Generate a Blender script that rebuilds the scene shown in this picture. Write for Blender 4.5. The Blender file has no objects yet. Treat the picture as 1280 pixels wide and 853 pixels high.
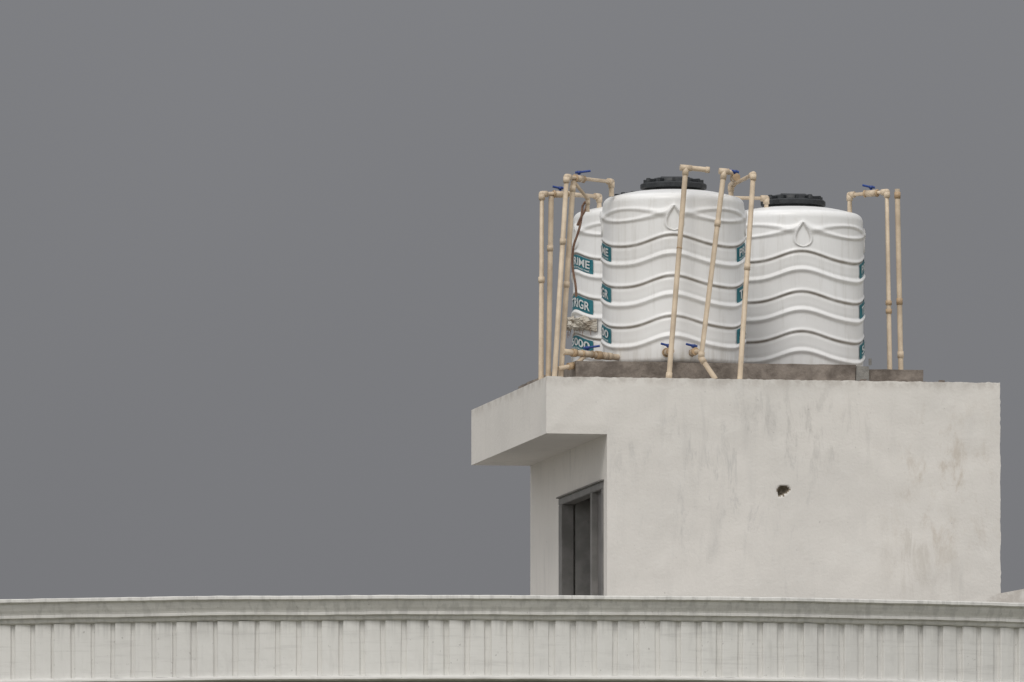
import bpy, bmesh, math, random
from mathutils import Vector, noise, Matrix
random.seed(4)
scene=bpy.context.scene
rad=math.radians
TH=rad(10); C,S=math.cos(TH),math.sin(TH)
ORG=Vector((0.266,110.0,10.43))
def W(u,v,z): return Vector((ORG.x+u*C-v*S, ORG.y+u*S+v*C, ORG.z+z))

# ---------------- helpers
def link(o,parent=None):
    scene.collection.objects.link(o)
    if parent: o.parent=parent
    return o
def empty(name,loc=(0,0,0),rz=0):
    e=bpy.data.objects.new(name,None); e.location=loc; e.rotation_euler=(0,0,rz); e.empty_display_size=.2
    return link(e)
def mesh_obj(name,verts,faces,mat=None,parent=None,smooth=False):
    m=bpy.data.meshes.new(name); m.from_pydata([tuple(v) for v in verts],[],faces); m.update()
    if smooth:
        for p in m.polygons: p.use_smooth=True
    if mat: m.materials.append(mat)
    return link(bpy.data.objects.new(name,m),parent)
def box(name,a,b,mat,parent=None,bev=0.0):
    x0,y0,z0=a; x1,y1,z1=b
    bm=bmesh.new(); bmesh.ops.create_cube(bm,size=1)
    for v in bm.verts:
        v.co=Vector((x0+(v.co.x+.5)*(x1-x0), y0+(v.co.y+.5)*(y1-y0), z0+(v.co.z+.5)*(z1-z0)))
    if bev: bmesh.ops.bevel(bm,geom=bm.edges[:],offset=bev,segments=2,affect='EDGES')
    m=bpy.data.meshes.new(name); bm.to_mesh(m); bm.free(); m.materials.append(mat)
    return link(bpy.data.objects.new(name,m),parent)
def cyl(name,p0,p1,r,mat,parent,seg=20,r2=None):
    p0,p1=Vector(p0),Vector(p1); d=(p1-p0); L=d.length
    bm=bmesh.new(); bmesh.ops.create_cone(bm,cap_ends=True,segments=seg,radius1=r,radius2=r if r2 is None else r2,depth=L)
    q=Vector((0,0,1)).rotation_difference(d.normalized()).to_matrix().to_4x4()
    bm.transform(Matrix.Translation((p0+p1)/2)@q)
    for f in bm.faces: f.smooth=len(f.verts)==4
    m=bpy.data.meshes.new(name); bm.to_mesh(m); bm.free(); m.materials.append(mat)
    return link(bpy.data.objects.new(name,m),parent)
def tube(name,pts,r,mat,parent,spl='POLY'):
    cu=bpy.data.curves.new(name,'CURVE'); cu.dimensions='3D'; cu.bevel_depth=r; cu.bevel_resolution=5; cu.use_fill_caps=True
    s=cu.splines.new(spl)
    s.points.add(len(pts)-1)
    for i,p in enumerate(pts): s.points[i].co=(*p,1)
    if spl=='NURBS': s.use_endpoint_u=True; s.order_u=4; s.resolution_u=6
    for_=s; for_.use_smooth=True
    cu.materials.append(mat)
    return link(bpy.data.objects.new(name,cu),parent)

# ---------------- materials
class NB:
    def __init__(s,name):
        s.m=bpy.data.materials.new(name); s.m.use_nodes=True; s.t=s.m.node_tree; s.n=s.t.nodes
        s.b=s.n['Principled BSDF']; s.tc=s.n.new('ShaderNodeTexCoord')
    def l(s,a,b): s.t.links.new(a,b)
    def mapping(s,scale=(1,1,1),loc=(0,0,0)):
        m=s.n.new('ShaderNodeMapping'); m.inputs['Scale'].default_value=scale; m.inputs['Location'].default_value=loc
        s.l(s.tc.outputs['Object'],m.inputs['Vector']); return m.outputs[0]
    def noise(s,scale,detail=6,rough=.6,vec=None,dist=0):
        n=s.n.new('ShaderNodeTexNoise'); n.inputs['Scale'].default_value=scale; n.inputs['Detail'].default_value=detail
        n.inputs['Roughness'].default_value=rough; n.inputs['Distortion'].default_value=dist
        s.l(vec if vec is not None else s.tc.outputs['Object'],n.inputs['Vector']); return n.outputs['Fac']
    def rng(s,x,a,b,c=0,d=1):
        n=s.n.new('ShaderNodeMapRange'); n.interpolation_type='SMOOTHSTEP'
        for i,v in zip((1,2,3,4),(a,b,c,d)): n.inputs[i].default_value=v
        s.l(x,n.inputs[0]); return n.outputs[0]
    def math(s,op,a,b):
        n=s.n.new('ShaderNodeMath'); n.operation=op
        for i,x in enumerate((a,b)):
            if isinstance(x,(int,float)): n.inputs[i].default_value=x
            else: s.l(x,n.inputs[i])
        return n.outputs[0]
    def mix(s,f,a,b):
        n=s.n.new('ShaderNodeMix'); n.data_type='RGBA'
        if isinstance(f,(int,float)): n.inputs[0].default_value=f
        else: s.l(f,n.inputs[0])
        for i,x in ((6,a),(7,b)):
            if isinstance(x,tuple): n.inputs[i].default_value=(*x,1)
            else: s.l(x,n.inputs[i])
        return n.outputs[2]
    def dist(s,p,scale=(1,1,1)):
        m=s.mapping(scale,tuple(-p[i]*scale[i] for i in range(3)))
        n=s.n.new('ShaderNodeVectorMath'); n.operation='LENGTH'; s.l(m,n.inputs[0]); return n.outputs['Value']
    def bump(s,h,strength=.3,dist=.01):
        n=s.n.new('ShaderNodeBump'); n.inputs['Strength'].default_value=strength; n.inputs['Distance'].default_value=dist
        s.l(h,n.inputs['Height']); s.l(n.outputs[0],s.b.inputs['Normal'])
    def out(s,col,rough=.8):
        if isinstance(col,tuple): s.b.inputs['Base Color'].default_value=(*col,1)
        else: s.l(col,s.b.inputs['Base Color'])
        s.b.inputs['Roughness'].default_value=rough
        return s.m

def plaster():
    k=NB('weathered_plaster')
    big=k.noise(.9,5,.55); med=k.noise(3.5,8,.65,dist=.6); fine=k.noise(40,5,.6)
    col=k.mix(k.rng(big,.3,.7),(.73,.70,.655),(.665,.64,.60))
    col=k.mix(k.rng(med,.52,.78,0,.55),col,(.77,.75,.71))
    # rain streaks
    st=k.noise(1.0,6,.6,k.mapping((9,9,1.1)),.4)
    streakmask=k.rng(k.noise(1.3,3,.5,k.mapping((1,1,1),(4,2,1))),.42,.68)
    s1=k.math('MULTIPLY',k.rng(st,.5,.72,0,.35),streakmask)
    col=k.mix(s1,col,(.45,.44,.42))
    # grey scuffs in the middle of the wall
    sc=k.noise(4,9,.74,k.mapping((2.2,1,.55),(1,1,3)),.5)
    near=k.rng(k.dist((1.35,0,-.75),(.7,.2,1.0)),.1,1.0,1,0)
    col=k.mix(k.math('MULTIPLY',k.rng(sc,.52,.66,0,.50),near),col,(.43,.425,.41))
    near4=k.rng(k.dist((2.1,0,-.35),(1.0,.2,1.6)),.1,.9,1,0)
    col=k.mix(k.math('MULTIPLY',k.rng(sc,.50,.62,0,.38),near4),col,(.47,.45,.42))
    # brown blotches to the right end
    sb=k.noise(3.4,10,.72,k.mapping((1.5,1,.7),(7,3,2)),.25)
    near2=k.rng(k.dist((3.15,0,-.80),(1.1,.2,.75)),.05,.75,1,0)
    col=k.mix(k.math('MULTIPLY',k.rng(sb,.50,.66,0,.60),near2),col,(.46,.39,.31))
    near3=k.rng(k.dist((2.95,0,-1.3),(1.2,.2,.9)),.05,.6,1,0)
    col=k.mix(k.math('MULTIPLY',k.rng(sc,.45,.62,0,.42),near3),col,(.49,.45,.39))
    # small specks
    sp=k.noise(22,3,.5); col=k.mix(k.rng(sp,.70,.76,0,.5),col,(.36,.34,.31))
    # dirt wash below roof edge
    sep=k.n.new('ShaderNodeSeparateXYZ'); k.l(k.tc.outputs['Object'],sep.inputs[0])
    tp=k.rng(sep.outputs[2],-.10,.0,0,1)
    col=k.mix(k.math('MULTIPLY',tp,k.rng(k.noise(6,6,.7),.4,.62,0,.6)),col,(.42,.38,.34))
    h=k.math('ADD',k.math('MULTIPLY',med,.7),k.math('MULTIPLY',fine,.3)); k.bump(h,.5,.014)
    return k.out(col,.9)
M_pl=plaster()

def cornice_mat():
    k=NB('painted_cornice')
    big=k.noise(.8,4,.5); 
    col=k.mix(k.rng(big,.3,.7),(.74,.73,.70),(.68,.67,.645))
    st=k.noise(1,7,.65,k.mapping((14,14,2)),.3)
    col=k.mix(k.rng(st,.52,.75,0,.34),col,(.47,.46,.44))
    hz=k.noise(1,7,.7,k.mapping((2,2,26)),.3)
    col=k.mix(k.rng(hz,.5,.72,0,.36),col,(.46,.45,.43))
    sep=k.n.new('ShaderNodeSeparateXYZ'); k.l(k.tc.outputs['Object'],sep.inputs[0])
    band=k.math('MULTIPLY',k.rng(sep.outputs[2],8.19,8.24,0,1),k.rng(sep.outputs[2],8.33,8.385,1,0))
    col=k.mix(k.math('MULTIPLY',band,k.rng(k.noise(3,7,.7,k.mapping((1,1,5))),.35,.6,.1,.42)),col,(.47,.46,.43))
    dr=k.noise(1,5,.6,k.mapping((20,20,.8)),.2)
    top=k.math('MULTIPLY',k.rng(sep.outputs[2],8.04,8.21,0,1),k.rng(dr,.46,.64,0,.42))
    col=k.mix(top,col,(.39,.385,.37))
    sp=k.noise(30,3,.5); col=k.mix(k.rng(sp,.69,.75,0,.5),col,(.3,.29,.27))
    k.bump(k.noise(35,5,.6),.35,.006)
    return k.out(col,.75)
M_co=cornice_mat()

def simple(name,a,b,scale=8,rough=.7,bs=.2,bd=.004,metal=0):
    k=NB(name); n=k.noise(scale,6,.65)
    k.bump(k.noise(scale*5,4,.6),bs,bd); k.b.inputs['Metallic'].default_value=metal
    return k.out(k.mix(k.rng(n,.35,.65),a,b),rough)
M_wall=simple('pale_wall_paint',(.56,.55,.52),(.48,.47,.45),1.5,.85)
M_conc=simple('brown_concrete',(.12,.10,.085),(.25,.215,.185),5,.95,.8,.02)
M_conc2=simple('grey_concrete',(.17,.165,.155),(.25,.24,.22),8,.95,.6,.02)
M_floor=simple('terrace_floor',(.30,.29,.27),(.22,.21,.20),2,.9)
M_pipe=simple('cream_plastic_pipe',(.66,.54,.40),(.50,.40,.29),6,.45,.05)
M_fit=simple('pipe_fitting',(.50,.36,.22),(.36,.25,.15),14,.5,.1)
M_blue=simple('blue_handle',(.015,.045,.20),(.02,.06,.26),9,.4,.05)
M_lid=simple('black_plastic',(.012,.014,.017),(.022,.025,.028),12,.5,.15)
M_hose=simple('brown_hose',(.15,.075,.05),(.24,.15,.10),20,.7,.3)
M_sack=simple('jute_cloth',(.70,.66,.58),(.42,.36,.29),16,.95,.8,.02)
M_frame=simple('grey_door_metal',(.23,.22,.21),(.165,.16,.15),6,.55)
M_panel=simple('dark_door_panel',(.19,.18,.175),(.14,.135,.13),4,.5)
M_glass=simple('window_glass',(.03,.035,.04),(.04,.045,.05),3,.12)
M_dark=simple('interior_shade',(.07,.065,.06),(.05,.05,.045),3,.95)  # near-black colour stands in for the shade inside the room
M_stone=simple('broken_masonry',(.16,.135,.10),(.36,.31,.24),22,.95,.8,.01)
M_teal=simple('teal_label',(.006,.13,.17),(.02,.18,.22),14,.45,.05)
M_white=simple('label_lettering',(.68,.70,.70),(.55,.58,.58),25,.5,.05)
M_ground=simple('dry_ground',(.16,.14,.09),(.08,.09,.05),.15,.95)

def tank_mat():
    k=NB('white_tank_plastic')
    at=k.n.new('ShaderNodeAttribute'); at.attribute_name='dirt'
    col=k.mix(k.rng(k.noise(2.2,4,.5),.3,.7),(.85,.85,.845),(.79,.785,.775))
    st=k.noise(1,7,.65,k.mapping((22,22,1.6)),.2)
    col=k.mix(k.rng(st,.50,.75,0,.32),col,(.53,.51,.47))
    col=k.mix(k.rng(k.noise(7,8,.7,dist=.5),.58,.75,0,.28),col,(.55,.51,.45))
    sep=k.n.new('ShaderNodeSeparateXYZ'); k.l(k.tc.outputs['Object'],sep.inputs[0])
    low=k.rng(sep.outputs[2],0,.22,.45,0)
    col=k.mix(k.math('MULTIPLY',low,k.rng(st,.4,.6,.3,1)),col,(.42,.38,.32))
    d=k.math('MULTIPLY',at.outputs['Fac'],k.rng(k.noise(7,7,.72),.25,.6,.45,1))
    col=k.mix(d,col,(.22,.18,.135))
    k.bump(k.noise(9,4,.5),.12,.01)
    return k.out(col,.36)
M_tank=tank_mat()

# ---------------- rooftop stair room
room=empty('rooftop_stair_room',ORG,TH)
WW,DD,ZS,OV,ZB=3.59,3.40,-.445,.478,-2.73
def front_face():
    h=.0125; nu=round(WW/h); nz=round(-ZB/h)
    us=sorted(set([i*WW/nu for i in range(nu+1)]+[OV])); 
    zs=sorted(set([ZB+i*(-ZB)/nz for i in range(nz+1)]+[ZS]))
    hole=Vector((1.865,-.865))
    def hrad(q):
        a=math.atan2(q.y,q.x)
        return .042*(1+.16*math.sin(2*a+.6)+.08*math.sin(3*a+1)+.2*noise.noise(Vector((math.cos(a)*2,math.sin(a)*2,2))))
    idx={}; V=[]; F=[]; MI=[]
    def vid(i,j):
        if (i,j) in idx: return idx[(i,j)]
        u,z=us[i],zs[j]
        n=noise.noise(Vector((u*1.7,z*1.7,.3)))*.011+noise.noise(Vector((u*6,z*6,5)))*.004
        e=min(u,WW-u,-z,(z-ZS if u<OV else 9))
        fade=min(1,max(0,e/.08)); y=n*fade+.004
        q=Vector((u,z))-hole
        rr=hrad(q)
        if q.length<rr: y+=.07*min(1,(rr-q.length)/.014)*(1+.4*noise.noise(Vector((u*40,z*40,1))))
        zz=z
        if j==len(zs)-1: zz=z+.006*noise.noise(Vector((u*9,0,0)))+.005*noise.noise(Vector((u*31,0,3)))-.003
        uu=u
        if i==len(us)-1: uu=u+.005*noise.noise(Vector((0,z*7,7)))+.004*noise.noise(Vector((0,z*30,7)))
        V.append((uu,y,zz)); idx[(i,j)]=len(V)-1; return idx[(i,j)]
    for i in range(len(us)-1):
        for j in range(len(zs)-1):
            if us[i]<OV-1e-6 and zs[j]<ZS-1e-6: continue
            F.append((vid(i,j),vid(i+1,j),vid(i+1,j+1),vid(i,j+1)))
            q=Vector(((us[i]+us[i+1])/2,(zs[j]+zs[j+1])/2))-hole
            MI.append(1 if q.length<hrad(q)+.003 else 0)
    o=mesh_obj('front_wall_face',V,F,M_pl,room); m=o.data; m.materials.append(M_stone)
    for p,mi in zip(m.polygons,MI): p.material_index=mi; p.use_smooth=True
    bm=bmesh.new(); bm.from_mesh(m)
    be=[e for e in bm.edges if e.is_boundary]
    r=bmesh.ops.extrude_edge_only(bm,edges=be)
    for g in r['geom']:
        if isinstance(g,bmesh.types.BMVert): g.co.y=.12
        if isinstance(g,bmesh.types.BMFace): g.smooth=False
    for e in be: e.smooth=False
    bmesh.ops.recalc_face_normals(bm,faces=bm.faces[:])
    bm.to_mesh(m); bm.free()
front_face()
box('roof_slab',(0.0,.12,ZS),(WW,DD,-.004),M_pl,room)
T=.15
box('back_wall',(OV,DD-T,ZB),(WW,DD,ZS),M_pl,room)
box('right_wall',(WW-T,.12,ZB),(WW,DD-T,ZS),M_pl,room)
d0,d1,dz=.15,2.10,-.80
box('left_wall_pier',(OV,.12,ZB),(OV+T,d0,ZS),M_pl,room)
box('left_wall_lintel',(OV,d0,dz),(OV+T,d1,ZS),M_pl,room)
box('left_wall_far_part',(OV,d1,ZB),(OV+T,DD-T,ZS),M_pl,room)
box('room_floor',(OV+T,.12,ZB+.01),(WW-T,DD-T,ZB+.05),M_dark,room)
box('interior_shade_panel',(OV+1.6,.13,ZB+.06),(OV+1.65,DD-T-.01,ZS-.01),M_dark,room)  # added mid-room panel, coloured dark as painted shade behind the doorway
fx0,fx1=OV-.006,OV+.09
box('door_frame_head',(fx0,d0,dz-.055),(fx1,d1,dz-.002),M_frame,room,.004)
box('door_frame_jamb_near',(fx0,d0+.002,ZB+.05),(fx1,d0+.07,dz-.055),M_frame,room,.004)
box('door_frame_jamb_far',(fx0,d1-.15,ZB+.05),(fx1,d1-.002,dz-.055),M_frame,room,.004)
box('door_mullion',(fx0,.62,ZB+.05),(fx1,.70,dz-.055),M_frame,room,.004)
box('door_leaf',(fx0+.045,d0+.07,ZB+.06),(fx0+.075,.62,dz-.056),M_panel,room)
lf=box('open_door_leaf',(0,0,0),(.035,.78,1.85),M_frame,room,.003); lf.location=(OV+.10,d1-.16,ZB+.06); lf.rotation_euler=(0,0,rad(-100))
box('door_drip_edge',(OV-.022,d0-.02,dz+.001),(OV-.002,d1+.02,dz+.012),M_conc2,room)

# ---------------- plinths
pl=empty('concrete_plinth',ORG,TH)
def rough_block(name,a,b,mat,parent,amp=.006,step=.04):
    bm=bmesh.new()
    nx,ny,nz=[max(1,int((b[i]-a[i])/step)) for i in range(3)]
    bmesh.ops.create_cube(bm,size=1)
    for v in bm.verts: v.co=Vector([a[i]+(v.co[i]+.5)*(b[i]-a[i]) for i in range(3)])
    for ax,n in ((0,nx),(1,ny),(2,nz)):
        for k in range(1,n):
            co=[0,0,0]; co[ax]=a[ax]+(b[ax]-a[ax])*k/n; no=[0,0,0]; no[ax]=1
            bmesh.ops.bisect_plane(bm,geom=bm.verts[:]+bm.edges[:]+bm.faces[:],plane_co=co,plane_no=no)
    for v in bm.verts:
        if v.co.z<a[2]+.001: continue
        n=noise.noise_vector(v.co*9)+noise.noise_vector(v.co*27)*.5
        v.co+=Vector((n.x*amp,n.y*amp,n.z*amp*.5-amp*.5))
    m=bpy.data.meshes.new(name); bm.to_mesh(m); bm.free(); m.materials.append(mat)
    return link(bpy.data.objects.new(name,m),parent)
rough_block('main_block',(.30,.38,0),(2.52,2.95,.155),M_conc,pl)
rough_block('side_block',(2.63,.40,0),(3.06,2.95,.125),M_conc,pl)
rough_block('joint_block',(2.525,.37,0),(2.625,.62,.145),M_conc2,pl)
for i in range(16):
    u=random.uniform(.05,3.4); s=random.uniform(.012,.035)
    rough_block('rubble_%d'%i,(u,.10,-.004),(u+s*1.5,.10+s,s*.7),M_conc,pl,.004,.02)

# ---------------- tanks
RT=.553; HR=1.275
dark=[.965,.645,.33]; light=[.81,.49,.165]
def wave(p): return .040*math.cos(4*p)+.006*math.cos(8*p+.4)
def disp(p,z):
    w=wave(p); fade=min(1,max(0,(z-.03)/.08)); d=0; dirt=0
    for zc in dark:
        q=z-(zc+w)
        d+=.008*math.exp(-(q/.015)**2)-.007*math.exp(-((q+.022)/.014)**2)
        dirt=max(dirt,.85*math.exp(-((q+.012)/.0095)**2))
        if -.12<q<0: dirt=max(dirt,.15*(1+q/.12))
    for zc in light:
        q=z-(zc+w); d+=.016*math.exp(-(q/.019)**2)-.003*math.exp(-((q-.03)/.015)**2)
        dirt=max(dirt,.10*math.exp(-((q+.022)/.009)**2))
    s2=abs(math.sin(2*p))
    for g,h in ((1.215-.095*s2**.8,.012),(1.13+.085*s2**.7,.009)):
        sl=1+1.2*(1-s2)
        if h<.010 and s2<.35: h*=s2/.35
        q=(z-g)/sl; d+=h*math.exp(-(q/.013)**2)
        dirt=max(dirt,.24*math.exp(-((q+.016)/.007)**2)*min(1,h/.008))
    pm=(p+math.pi/4)%(math.pi/2)-math.pi/4
    x=pm*RT; y=z-1.13
    t=(y+.095)/.20
    if 0<=t<=1:
        wd=.066*math.sin(math.pi*t**.60)**.95 if 0<t<1 else 0
        e=abs(abs(x)-wd)
        ins=abs(x)<wd
        if ins: d*=.25
        d+=.014*math.exp(-(e/.009)**2); dirt=max(dirt if not ins else 0,.38*math.exp(-((e-.013)/.006)**2)*(1 if ins else .5))
    return d*fade, dirt
def tank_body():
    N=480; rows=[]
    rb=.04
    rows.append((0.0,0.001,0)); 
    for i in range(7):
        a=math.pi/2*i/6; rows.append((RT-rb+rb*math.sin(a), rb-rb*math.cos(a)+.001,0))
    n=340
    for i in range(1,n+1): rows.append((RT+.004*math.sin(math.pi*i/n), rb+(HR-rb)*i/n,1))
    rc=.062
    for i in range(1,11):
        a=math.pi/2*i/10*.9; rows.append((RT-rc+rc*math.cos(a), HR+rc*math.sin(a),0))
    r0,z0=rows[-1][0],rows[-1][1]
    for i in range(1,9):
        t=i/8; rows.append((r0+(.21-r0)*t, z0+.05*math.sin(t*math.pi/2),0))
    V=[];A=[];F=[]
    for r,z,f in rows:
        for k in range(N):
            p=2*math.pi*k/N; d,q=disp(p,z) if z<HR+.03 and z>.03 else (0,0)
            if z>HR: d*=max(0,1-(z-HR)/.03)
            s=.004*noise.noise(Vector((math.sin(p)*1.6,math.cos(p)*1.6,z*2.2)))*min(1,z*5) if r>.5 else 0
            rr=max(.0001,r+d+s) if r>.3 else max(.0001,r)
            V.append((rr*math.sin(p),-rr*math.cos(p),z)); A.append(q)
    for j in range(len(rows)-1):
        for k in range(N):
            a=j*N+k;b=j*N+(k+1)%N; F.append((a,b,b+N,a+N))
    m=bpy.data.meshes.new('tank_body'); m.from_pydata(V,[],F); m.update()
    for p in m.polygons: p.use_smooth=True
    at=m.attributes.new('dirt','FLOAT','POINT'); at.data.foreach_set('value',A)
    m.materials.append(M_tank); return m
body_m=tank_body()
def surf(p,z,off):
    r=RT+.003+max(0,disp(p,z)[0])*.6+off
    return (r*math.sin(p),-r*math.cos(p),z)
def label_m(pc,zc,wd,ht):
    nx,nz=40,12; V=[];F=[]
    for j in range(nz+1):
        for i in range(nx+1):
            p=pc+(i/nx-.5)*wd/RT; z=zc+wave(p)+(j/nz-.5)*ht
            V.append(surf(p,z,.006))
    for j in range(nz):
        for i in range(nx):
            a=j*(nx+1)+i; F.append((a,a+1,a+nx+2,a+nx+1))
    m=bpy.data.meshes.new('label'); m.from_pydata(V,[],F); m.materials.append(M_teal); 
    for q in m.polygons:q.use_smooth=True
    return m
def text_m(txt,pc,zc,wd,ht):
    cu=bpy.data.curves.new('t','FONT'); cu.body=txt; cu.align_x='CENTER'; cu.align_y='CENTER'; cu.size=1; cu.offset=.02
    o=link(bpy.data.objects.new('t',cu)); bpy.context.view_layer.update()
    m=bpy.data.meshes.new_from_object(o.evaluated_get(bpy.context.evaluated_depsgraph_get()))
    bpy.data.objects.remove(o)
    xs=[v.co.x for v in m.vertices]; ys=[v.co.y for v in m.vertices]
    x0,x1,y0,y1=min(xs),max(xs),min(ys),max(ys)
    for v in m.vertices:
        p=pc+((v.co.x-x0)/(x1-x0)-.5)*wd/RT; z=zc+wave(p)+((v.co.y-y0)/(y1-y0)-.5)*ht
        r=RT+.003+.006+.007
        v.co=(r*math.sin(p),-r*math.cos(p),z)
    m.materials.clear(); m.materials.append(M_white); return m
LABELS=[]
for side in (-81,81):
    for txt,z,sub in (('PRIME',.887,1),('TRIGR',.567,0),('5000',.246,1)):
        LABELS.append(('label_panel',label_m(rad(side),z,.38,.112)))
        if sub:
            LABELS.append(('label_text',text_m(txt,rad(side),z+.010,.32,.062)))
            LABELS.append(('label_subtext',text_m('WATER STORAGE TANK',rad(side),z-.040,.32,.015)))
        else: LABELS.append(('label_text',text_m(txt,rad(side),z,.32,.072)))
def lid_m():
    prof=[(.215,1.355),(.215,1.405),(.252,1.405),(.254,1.415),(.254,1.440),(.246,1.448),(.19,1.452),(.175,1.458),(.168,1.482),(.155,1.490),(.05,1.493),(.0001,1.493)]
    N=96; V=[];F=[]
    for r,z in prof:
        for k in range(N):
            p=2*math.pi*k/N
            rr=r+(.006*max(0,math.cos(12*p)) if .24<r else 0)
            V.append((rr*math.sin(p),-rr*math.cos(p),z))
    for j in range(len(prof)-1):
        for k in range(N):
            a=j*N+k;b=j*N+(k+1)%N; F.append((a,b,b+N,a+N))
    bm=bmesh.new(); m=bpy.data.meshes.new('lid'); m.from_pydata(V,[],F)
    bm.from_mesh(m)
    for i in range(12):
        a=2*math.pi*i/12
        bmesh.ops.create_cube(bm,size=1,matrix=Matrix.Rotation(a,4,'Z')@Matrix.Translation((.198,0,1.464))@Matrix.Diagonal((.075,.022,.032,1)))
    for i in range(4):
        a=2*math.pi*i/4+.5
        bmesh.ops.create_cone(bm,cap_ends=True,segments=12,radius1=.022,radius2=.016,depth=.035,matrix=Matrix.Rotation(a,4,'Z')@Matrix.Translation((.225,0,1.467)))
    bmesh.ops.create_cube(bm,size=1,matrix=Matrix.Translation((0,0,1.498))@Matrix.Diagonal((.20,.03,.016,1)))
    bmesh.ops.bevel(bm,geom=[e for e in bm.edges if e.calc_face_angle(0)>.9],offset=.003,segments=1,affect='EDGES')
    bm.to_mesh(m); bm.free(); m.materials.append(M_lid); return m
lidm=lid_m()
def tank(u,v,rot,sc=1):
    t=empty('water_tank',W(u,v,.157),rad(rot)); t.scale=(sc,sc,sc)
    link(bpy.data.objects.new('tank_body',body_m),t)
    link(bpy.data.objects.new('lid',lidm),t)
    for n,m in LABELS: link(bpy.data.objects.new(n,m),t)
    return t
tank(1.191,1.0,0); tank(2.392,2.25,7); tank(1.185,2.27,16)

# ---------------- pipes (all coordinates in the roof frame, metres)
PR=.0205
def pipe_set(): return empty('water_pipe',ORG,TH)
def collar(par,p,d,r=PR*1.22,L=.045,mat=None):
    p=Vector(p); d=Vector(d).normalized()*L/2
    cyl('coupling',p-d,p+d,r,mat or M_pipe,par)
def pipe(par,pts,r=PR,collars=True,mat=None):
    pts=[Vector(p) for p in pts]
    tube('pipe_run',pts,r,mat or M_pipe,par)
    for i in range(1,len(pts)-1):
        a=(pts[i-1]-pts[i]).normalized(); b=(pts[i+1]-pts[i]).normalized()
        bm=bmesh.new(); bmesh.ops.create_uvsphere(bm,u_segments=16,v_segments=10,radius=r*1.22)
        for f in bm.faces: f.smooth=True
        m=bpy.data.meshes.new('elbow'); bm.to_mesh(m); bm.free(); m.materials.append(mat or M_pipe)
        o=link(bpy.data.objects.new('elbow',m),par); o.location=pts[i]
        cyl('elbow_socket',pts[i],pts[i]+a*.045,r*1.24,mat or M_pipe,par)
        cyl('elbow_socket',pts[i],pts[i]+b*.045,r*1.24,mat or M_pipe,par)
def on(a,b,t): return Vector(a).lerp(Vector(b),t)
def valve(par,p,d,hl=.10,hd=(1,0,0)):
    p=Vector(p); d=Vector(d).normalized()
    cyl('valve_body',p-d*.045,p+d*.045,.027,M_pipe,par)
    cyl('valve_nut',p-d*.06,p-d*.045,.032,M_fit,par,6); cyl('valve_nut',p+d*.045,p+d*.06,.032,M_fit,par,6)
    cyl('valve_stem',p,p+Vector((0,0,.048)),.010,M_blue,par)
    h=Vector(hd).normalized(); q=p+Vector((0,0,.048))
    tube('valve_handle',[q-h*.03,q+h*.02+Vector((0,0,.004)),q+h*hl+Vector((0,0,.012))],.009,M_blue,par)
    cyl('valve_hub',q-Vector((0,0,.010)),q+Vector((0,0,.012)),.018,M_blue,par)
# front three
P=pipe_set(); a,b=(.987,.12,0),(1.161,.32,1.667)
pipe(P,[a,b]); pipe(P,[(1.135,.32,1.672),(1.345,.33,1.655)]); collar(P,b,(1,0,-.05),L=.09); collar(P,on(a,b,.985),Vector(b)-Vector(a),L=.07)
collar(P,(1.335,.33,1.656),(1,0,-.05),L=.03); collar(P,on(a,b,.015),Vector(b)-Vector(a),L=.05); collar(P,on(a,b,.62),Vector(b)-Vector(a),PR*1.08,.012,M_fit)
P=pipe_set(); a,b=(1.246,.14,.17),(1.464,.32,1.645)
pipe(P,[b,a,(1.352,.09,0)]); pipe(P,[(1.435,.32,1.648),(1.52,.33,1.640)]); collar(P,b,(1,0,-.05),L=.08); collar(P,on(a,b,.98),Vector(b)-Vector(a),L=.07)
collar(P,on(a,b,.72),Vector(b)-Vector(a),L=.05)
valve(P,(1.56,.36,1.60),(0,1,0),.07,(-1,0,.1)); pipe(P,[(1.52,.33,1.640),(1.56,.40,1.60),(1.60,.75,1.575)],r=.014)
P=pipe_set(); a,b=(1.548,.12,0),(1.697,.32,1.625)
pipe(P,[a,b,(1.60,.74,1.575),(1.60,.74,1.47)]); collar(P,on(a,b,.55),Vector(b)-Vector(a),L=.05)
# left cluster
P=pipe_set()
pipe(P,[(.065,.60,0),(.072,.60,1.47),(.30,.66,1.485)]); pipe(P,[(.125,.62,0),(.150,.62,1.455)]); 
valve(P,(.225,.64,1.475),(1,.2,0),.06,(-1,0,0))
collar(P,(.069,.60,.80),(0,0,1)); collar(P,(.141,.62,1.05),(0,0,1))
P=pipe_set()
pipe(P,[(.126,.35,0),(.225,.36,1.585),(.66,.80,1.595),(.66,.80,1.48)]); pipe(P,[(.187,.42,0),(.288,.42,1.56)])
valve(P,(.345,.48,1.585),(1,1,0),.09,(1,0,.02)); collar(P,(.283,.42,1.50),(.06,0,1)); collar(P,(.195,.357,1.08),(.06,0,1)); collar(P,(.235,.42,.75),(.06,0,1))
pipe(P,[(.288,.42,1.56),(.44,.62,1.44),(.44,.62,1.34)],r=.014)
P=pipe_set()
pipe(P,[(.20,.40,.225),(.60,.66,.215),(.72,.76,.215)],r=.024); valve(P,(.42,.543,.22),(1,.65,0),.10,(1,0,.05)); 
collar(P,(.30,.465,.222),(1,.65,0),.032,.04,M_fit); collar(P,(.52,.608,.217),(1,.65,0),.034,.05,M_fit)
pipe(P,[(.16,.37,.09),(.30,.44,.12),(.42,.56,.22)],r=.018); collar(P,(.27,.43,.115),(1,.4,.2),.028,.05,M_fit)
P=pipe_set()
pipe(P,[(.52,1.95,1.6),(.80,2.1,1.6),(.80,2.1,1.48)]) 
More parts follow.
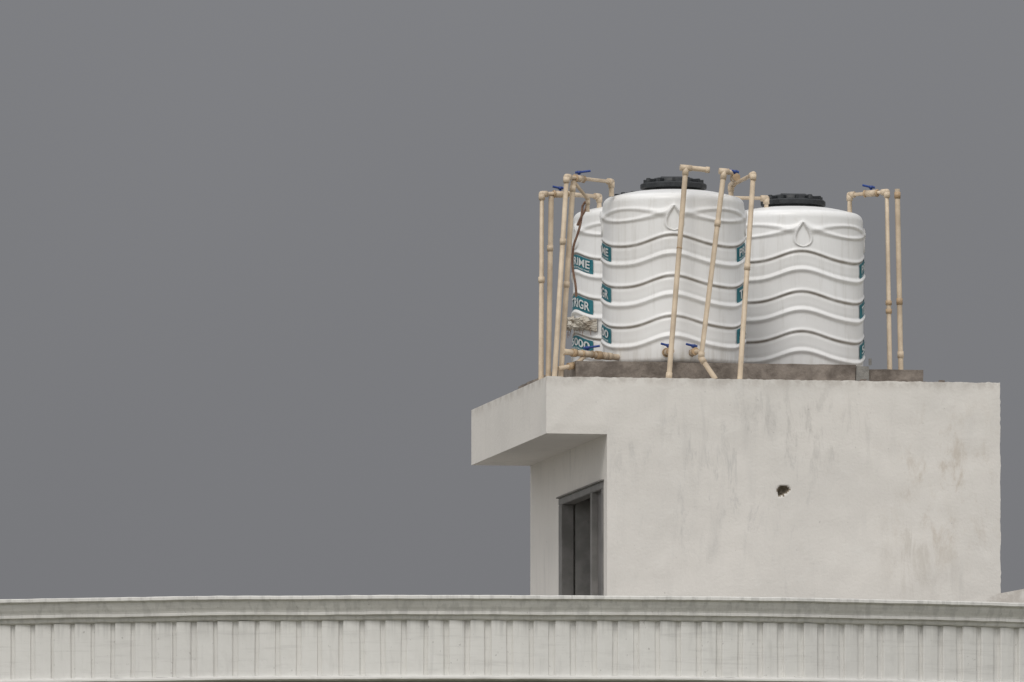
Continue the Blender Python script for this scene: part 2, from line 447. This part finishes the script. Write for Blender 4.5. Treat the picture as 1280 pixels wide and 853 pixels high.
# back link and right side
P=pipe_set(); pipe(P,[(1.5,2.02,1.48),(1.5,2.02,1.60),(2.13,2.02,1.60),(2.13,2.02,1.48)])
P=pipe_set(); a,b=(3.125,2.0,0),(3.10,2.0,1.665)
pipe(P,[a,b,(2.84,2.2,1.655),(2.84,2.2,1.47)]); valve(P,(2.99,2.083,1.66),(-1,.75,0),.07,(-1,0,.05))
for t in (.43,.47): collar(P,on(a,b,t),(0,0,1),L=.035,mat=M_fit)
P=pipe_set(); a,b=(3.215,2.0,0),(3.185,2.0,1.69); pipe(P,[a,b]); 
for t in (.47,.97): collar(P,on(a,b,t),(0,0,1),L=.05,mat=M_fit)
collar(P,on(a,b,.22),(0,0,1),L=.05)
# tank outlets on the front
P=pipe_set()
for u in (1.036,1.235):
    pipe(P,[(u,.55,.235),(u,.36,.235)],r=.022); collar(P,(u,.47,.235),(0,1,0),.036,.03,M_fit); valve(P,(u,.395,.235),(0,1,0),.06,(-1,0,.05))
    collar(P,(u,.33,.235),(0,1,0),.030,.05,M_fit)
pipe(P,[(1.235,.34,.235),(1.256,.15,.215)],r=.018)
tube('stop_tap',[(2.63,.36,.15),(2.63,.36,.20)],.012,M_conc2,P)
# hose
pts=[]
for i in range(30):
    t=i/29; z=1.40-.72*t
    pts.append((.42-.070*min(1,t*2.4)+.012*math.sin(t*8),.72+.02*math.cos(t*10),z))
hz=empty('garden_hose',ORG,TH)
tube('hose',pts,.0095,M_hose,hz,'NURBS')
tube('hose_loop',[(.42,.72,1.40),(.44,.70,1.44),(.45,.70,1.41),(.44,.70,1.36),(.40,.70,1.31),(.375,.72,1.24)],.0095,M_hose,hz,'NURBS')
# pale torn cloth wrapped over the flank of the rear tank, between two labels
sk=empty('cloth_sack',W(1.185,2.27,.157),rad(0))
V=[];F=[]; nx,nz=90,50
for j in range(nz+1):
    for i in range(nx+1):
        s=i/nx; t=j/nz
        p=rad(-92)+rad(52)*s
        z=.385+.10*t-.05*(s-.5)+.018*noise.noise(Vector((s*5,t*1.0,9)))+(.02*noise.noise(Vector((s*16,0,t*.5))))*(1 if t in (0,1) else .6)
        edge=min(1,min(s,1-s,t,1-t)*7)
        r=RT+.020+edge*(.028+.05*abs(noise.noise(Vector((s*5+t*2,t*3,1))))+.03*abs(noise.noise(Vector((s*12-t*5,t*7,4)))))
        V.append((r*math.sin(p),-r*math.cos(p),z))
for j in range(nz):
    for i in range(nx):
        q=j*(nx+1)+i; F.append((q,q+1,q+nx+2,q+nx+1))
mesh_obj('cloth',V,F,M_sack,sk,True)
for k in range(7):
    p=rad(-86+7*k); z=.385; q=[]
    for s in range(4):
        r=RT+.05; q.append((r*math.sin(p),-r*math.cos(p),z)); p+=random.uniform(-.04,.05); z-=random.uniform(.0,.03)
    tube('loose_thread',q,.0022,M_hose,sk,'NURBS')

# ---------------- white building with bowed cornice
bld=empty('white_building')
CX,CY,R=-.47,115.0,10.0; AM=rad(42); YB=123.0
def P2(a,r): return (CX+(R+r)*math.sin(a), CY-(R+r)*math.cos(a))
def path(r,angs):
    pts=[]
    xe=(R)*math.sin(AM)+r
    pts.append((CX-xe,YB)); 
    pts.append((CX-xe, CY-(R+r)*math.cos(AM)+.0))
    pts+= [P2(a,r) for a in angs if abs(math.sin(a)*(R+r))<xe-1e-3]
    pts.append((CX+xe, CY-(R+r)*math.cos(AM))); pts.append((CX+xe,YB))
    return pts
NA=420; angs=[-AM+(2*AM)*(i+.5)/NA for i in range(NA)]
angs=[a for a in angs if abs(a)<AM-.04]
ZT=8.40
def sweep(name,prof,mat):
    V=[];F=[];n=None
    for r,z in prof:
        pp=path(r,angs); n=len(pp)
        for k,(x,y) in enumerate(pp):
            wob=(.004*noise.noise(Vector((x*1.3,y*1.3,z*4)))+.0025*noise.noise(Vector((x*9,y*9,z*20)))) if z>7 else 0
            V.append((x,y,z+wob))
    for j in range(len(prof)-1):
        for k in range(n-1):
            a=j*n+k; F.append((a,a+1,a+n+1,a+n))
    return mesh_obj(name,V,F,mat,bld)
sweep('parapet_cornice',[(-.20,7.6),(-.20,ZT),(.130,ZT),(.134,ZT-.006),(.134,ZT-.026),(.118,ZT-.034),(.106,ZT-.040),(.100,ZT-.060),(.088,ZT-.085),(.076,ZT-.105),(.070,ZT-.120),
   (.072,ZT-.122),(.072,ZT-.140),(.045,ZT-.148),(.040,ZT-.168),(.034,ZT-.176),(-.004,ZT-.184)],M_co)
zb=ZT-.600
sweep('lower_moulding',[(-.004,zb+.014),(.040,zb+.008),(.044,zb-.002),(.044,zb-.014),(.03,zb-.020),(-.30,zb-.024)],M_co)
sweep('facade_wall',[(-.30,zb-.024),(-.30,3.6),(-.22,3.58),(-.22,3.4),(-.30,3.38),(-.30,0)],M_wall)
# fluted frieze
V=[];F=[];pitch=.156/R; n=int(2*(AM-.045)/pitch); st=-n*pitch/2
pts=[]
for i in range(n):
    w=random.uniform(-.06,.05); h=random.uniform(-.005,.004); s0=random.uniform(-.015,.02)
    a=st+i*pitch
    for t,r in ((0,.0),(.020+s0,.0),(.04+s0,.020+h),(.08+s0,.024+h),(.40+w,.020+h),(.74+w,.010+h),(.78+w,.006),(.80+w,-.006),(.97,-.006)):
        pts.append((a+t*pitch,r))
zz=[ZT-.184+.004,ZT-.25,ZT-.32,ZT-.39,ZT-.46,ZT-.53,zb+.010]
for z in zz:
    for a,r in pts:
        aa=a+.0004*noise.noise(Vector((a*60,z*3,4)))
        x,y=P2(aa,r+.003*noise.noise(Vector((a*300,z*9,0)))); V.append((x,y,z))
m_=len(pts)
for j in range(len(zz)-1):
    for k in range(m_-1):
        q=j*m_+k; F.append((q,q+1,q+m_+1,q+m_))
mesh_obj('fluted_frieze',V,F,M_co,bld)
for s in (-1,1):
    x=CX+s*(R*math.sin(AM)-.02); 
    box('side_frieze',(min(x,x+s*.015),CY-R*math.cos(AM)+.02,zb+.005),(max(x,x+s*.015),YB,ZT-.18),M_co,bld)
fp=path(-.1,angs); mesh_obj('terrace_floor',[(x,y,7.70) for x,y in fp],[tuple(range(len(fp)))],M_floor,bld)
x=R*math.sin(AM); box('rear_wall',(CX-x,YB,0),(CX+x,YB+.2,ZT),M_wall,bld)
for zf in (.9,4.6):
    for deg in (-27,-9,9,27):
        a=rad(deg); px,py=P2(a,-.30)
        w=empty('window',(px,py,zf)); w.parent=bld; w.rotation_euler=(0,0,a)
        box('glass',(-.6,-.02,0),(.6,.0-.012,1.6),M_glass,w)
        box('frame_left',(-.68,-.07,0),(-.6,.10,1.6),M_frame,w); box('frame_right',(.6,-.07,0),(.68,.10,1.6),M_frame,w)
        box('frame_mid',(-.03,-.06,0),(.03,-.021,1.6),M_frame,w)
        box('sill',(-.75,-.14,-.08),(.75,.10,0),M_co,w); box('head',(-.75,-.10,1.6),(.75,.10,1.68),M_co,w)
# sloping parapet of the stair on the right
V=[(3.28,108.15,7.7),(5.9,108.6,7.7),(5.9,108.6,9.05),(3.28,108.15,8.545),(3.28,108.33,7.7),(5.9,108.78,7.7),(5.9,108.78,9.05),(3.28,108.33,8.545)]
F=[(0,1,2,3),(5,4,7,6),(3,2,6,7),(1,5,6,2),(4,0,3,7)]
mesh_obj('sloping_parapet',V,F,M_pl,bld)

# ---------------- ground
g=4000; mesh_obj('ground',[(-g,-g,0),(g,-g,0),(g,g,0),(-g,g,0)],[(0,1,2,3)],M_ground)

# ---------------- light
SE,SA=rad(48),rad(200)   # from behind-left of the camera
sun=bpy.data.lights.new('sun','SUN'); sun.energy=1.1; sun.angle=rad(20); sun.color=(1,.97,.92)
so=link(bpy.data.objects.new('sun',sun))
dv=Vector((math.sin(SA)*math.cos(SE),math.cos(SA)*math.cos(SE),math.sin(SE)))
so.rotation_euler=dv.to_track_quat('Z','Y').to_euler(); so.location=(0,50,60)
w=bpy.data.worlds.new('World'); scene.world=w; w.use_nodes=True
t=w.node_tree; nn=t.nodes; bg=nn['Background']
sky=nn.new('ShaderNodeTexSky'); sky.sky_type='NISHITA'; sky.sun_disc=False; sky.sun_elevation=SE; sky.sun_rotation=SA; sky.dust_density=4
tc=nn.new('ShaderNodeTexCoord'); sep=nn.new('ShaderNodeSeparateXYZ'); t.links.new(tc.outputs['Generated'],sep.inputs[0])
def M(op,a,b):
    n=nn.new('ShaderNodeMath'); n.operation=op
    for i,x in enumerate((a,b)):
        if isinstance(x,(int,float)): n.inputs[i].default_value=x
        else: t.links.new(x,n.inputs[i])
    return n.outputs[0]
k=M('SUBTRACT',M('MULTIPLY',sep.outputs[2],.9),sep.outputs[1])
mr=nn.new('ShaderNodeMapRange'); mr.interpolation_type='SMOOTHSTEP'
for i,v in zip((1,2,3,4),(-.75,.9,0,1)): mr.inputs[i].default_value=v
t.links.new(k,mr.inputs[0])
# dark rain cloud low in the north, bright overcast overhead and behind
cl=nn.new('ShaderNodeTexNoise'); cl.inputs['Scale'].default_value=9; cl.inputs['Detail'].default_value=3; t.links.new(tc.outputs['Generated'],cl.inputs['Vector'])
cm=nn.new('ShaderNodeMapRange'); 
for i,v in zip((1,2,3,4),(.3,.7,.94,1.06)): cm.inputs[i].default_value=v
t.links.new(cl.outputs['Fac'],cm.inputs[0])
zg=nn.new('ShaderNodeMapRange')
for i,v in zip((1,2,3,4),(.055,.11,.93,1.04)): zg.inputs[i].default_value=v
t.links.new(sep.outputs[2],zg.inputs[0])
mx=nn.new('ShaderNodeMix'); mx.data_type='RGBA'; t.links.new(mr.outputs[0],mx.inputs[0])
mx.inputs[6].default_value=(.200,.202,.214,1); mx.inputs[7].default_value=(.90,.90,.91,1)
vm=nn.new('ShaderNodeVectorMath'); vm.operation='SCALE'; t.links.new(mx.outputs[2],vm.inputs[0]); t.links.new(M('MULTIPLY',cm.outputs[0],zg.outputs[0]),vm.inputs['Scale'])
vs=nn.new('ShaderNodeVectorMath'); vs.operation='SCALE'; t.links.new(sky.outputs[0],vs.inputs[0]); vs.inputs['Scale'].default_value=.002
va=nn.new('ShaderNodeVectorMath'); va.operation='ADD'; t.links.new(vm.outputs[0],va.inputs[0]); t.links.new(vs.outputs[0],va.inputs[1])
t.links.new(va.outputs[0],bg.inputs['Color']); bg.inputs['Strength'].default_value=1.0

# ---------------- camera
cd=bpy.data.cameras.new('camera'); cd.lens=501; cd.sensor_width=36; cd.clip_start=1; cd.clip_end=9000
co=link(bpy.data.objects.new('camera',cd)); co.location=(0,0,1.6); co.rotation_euler=(rad(90+4.73),0,0)
scene.camera=co
scene.view_settings.view_transform='Standard'; scene.view_settings.look='None'; scene.view_settings.exposure=0
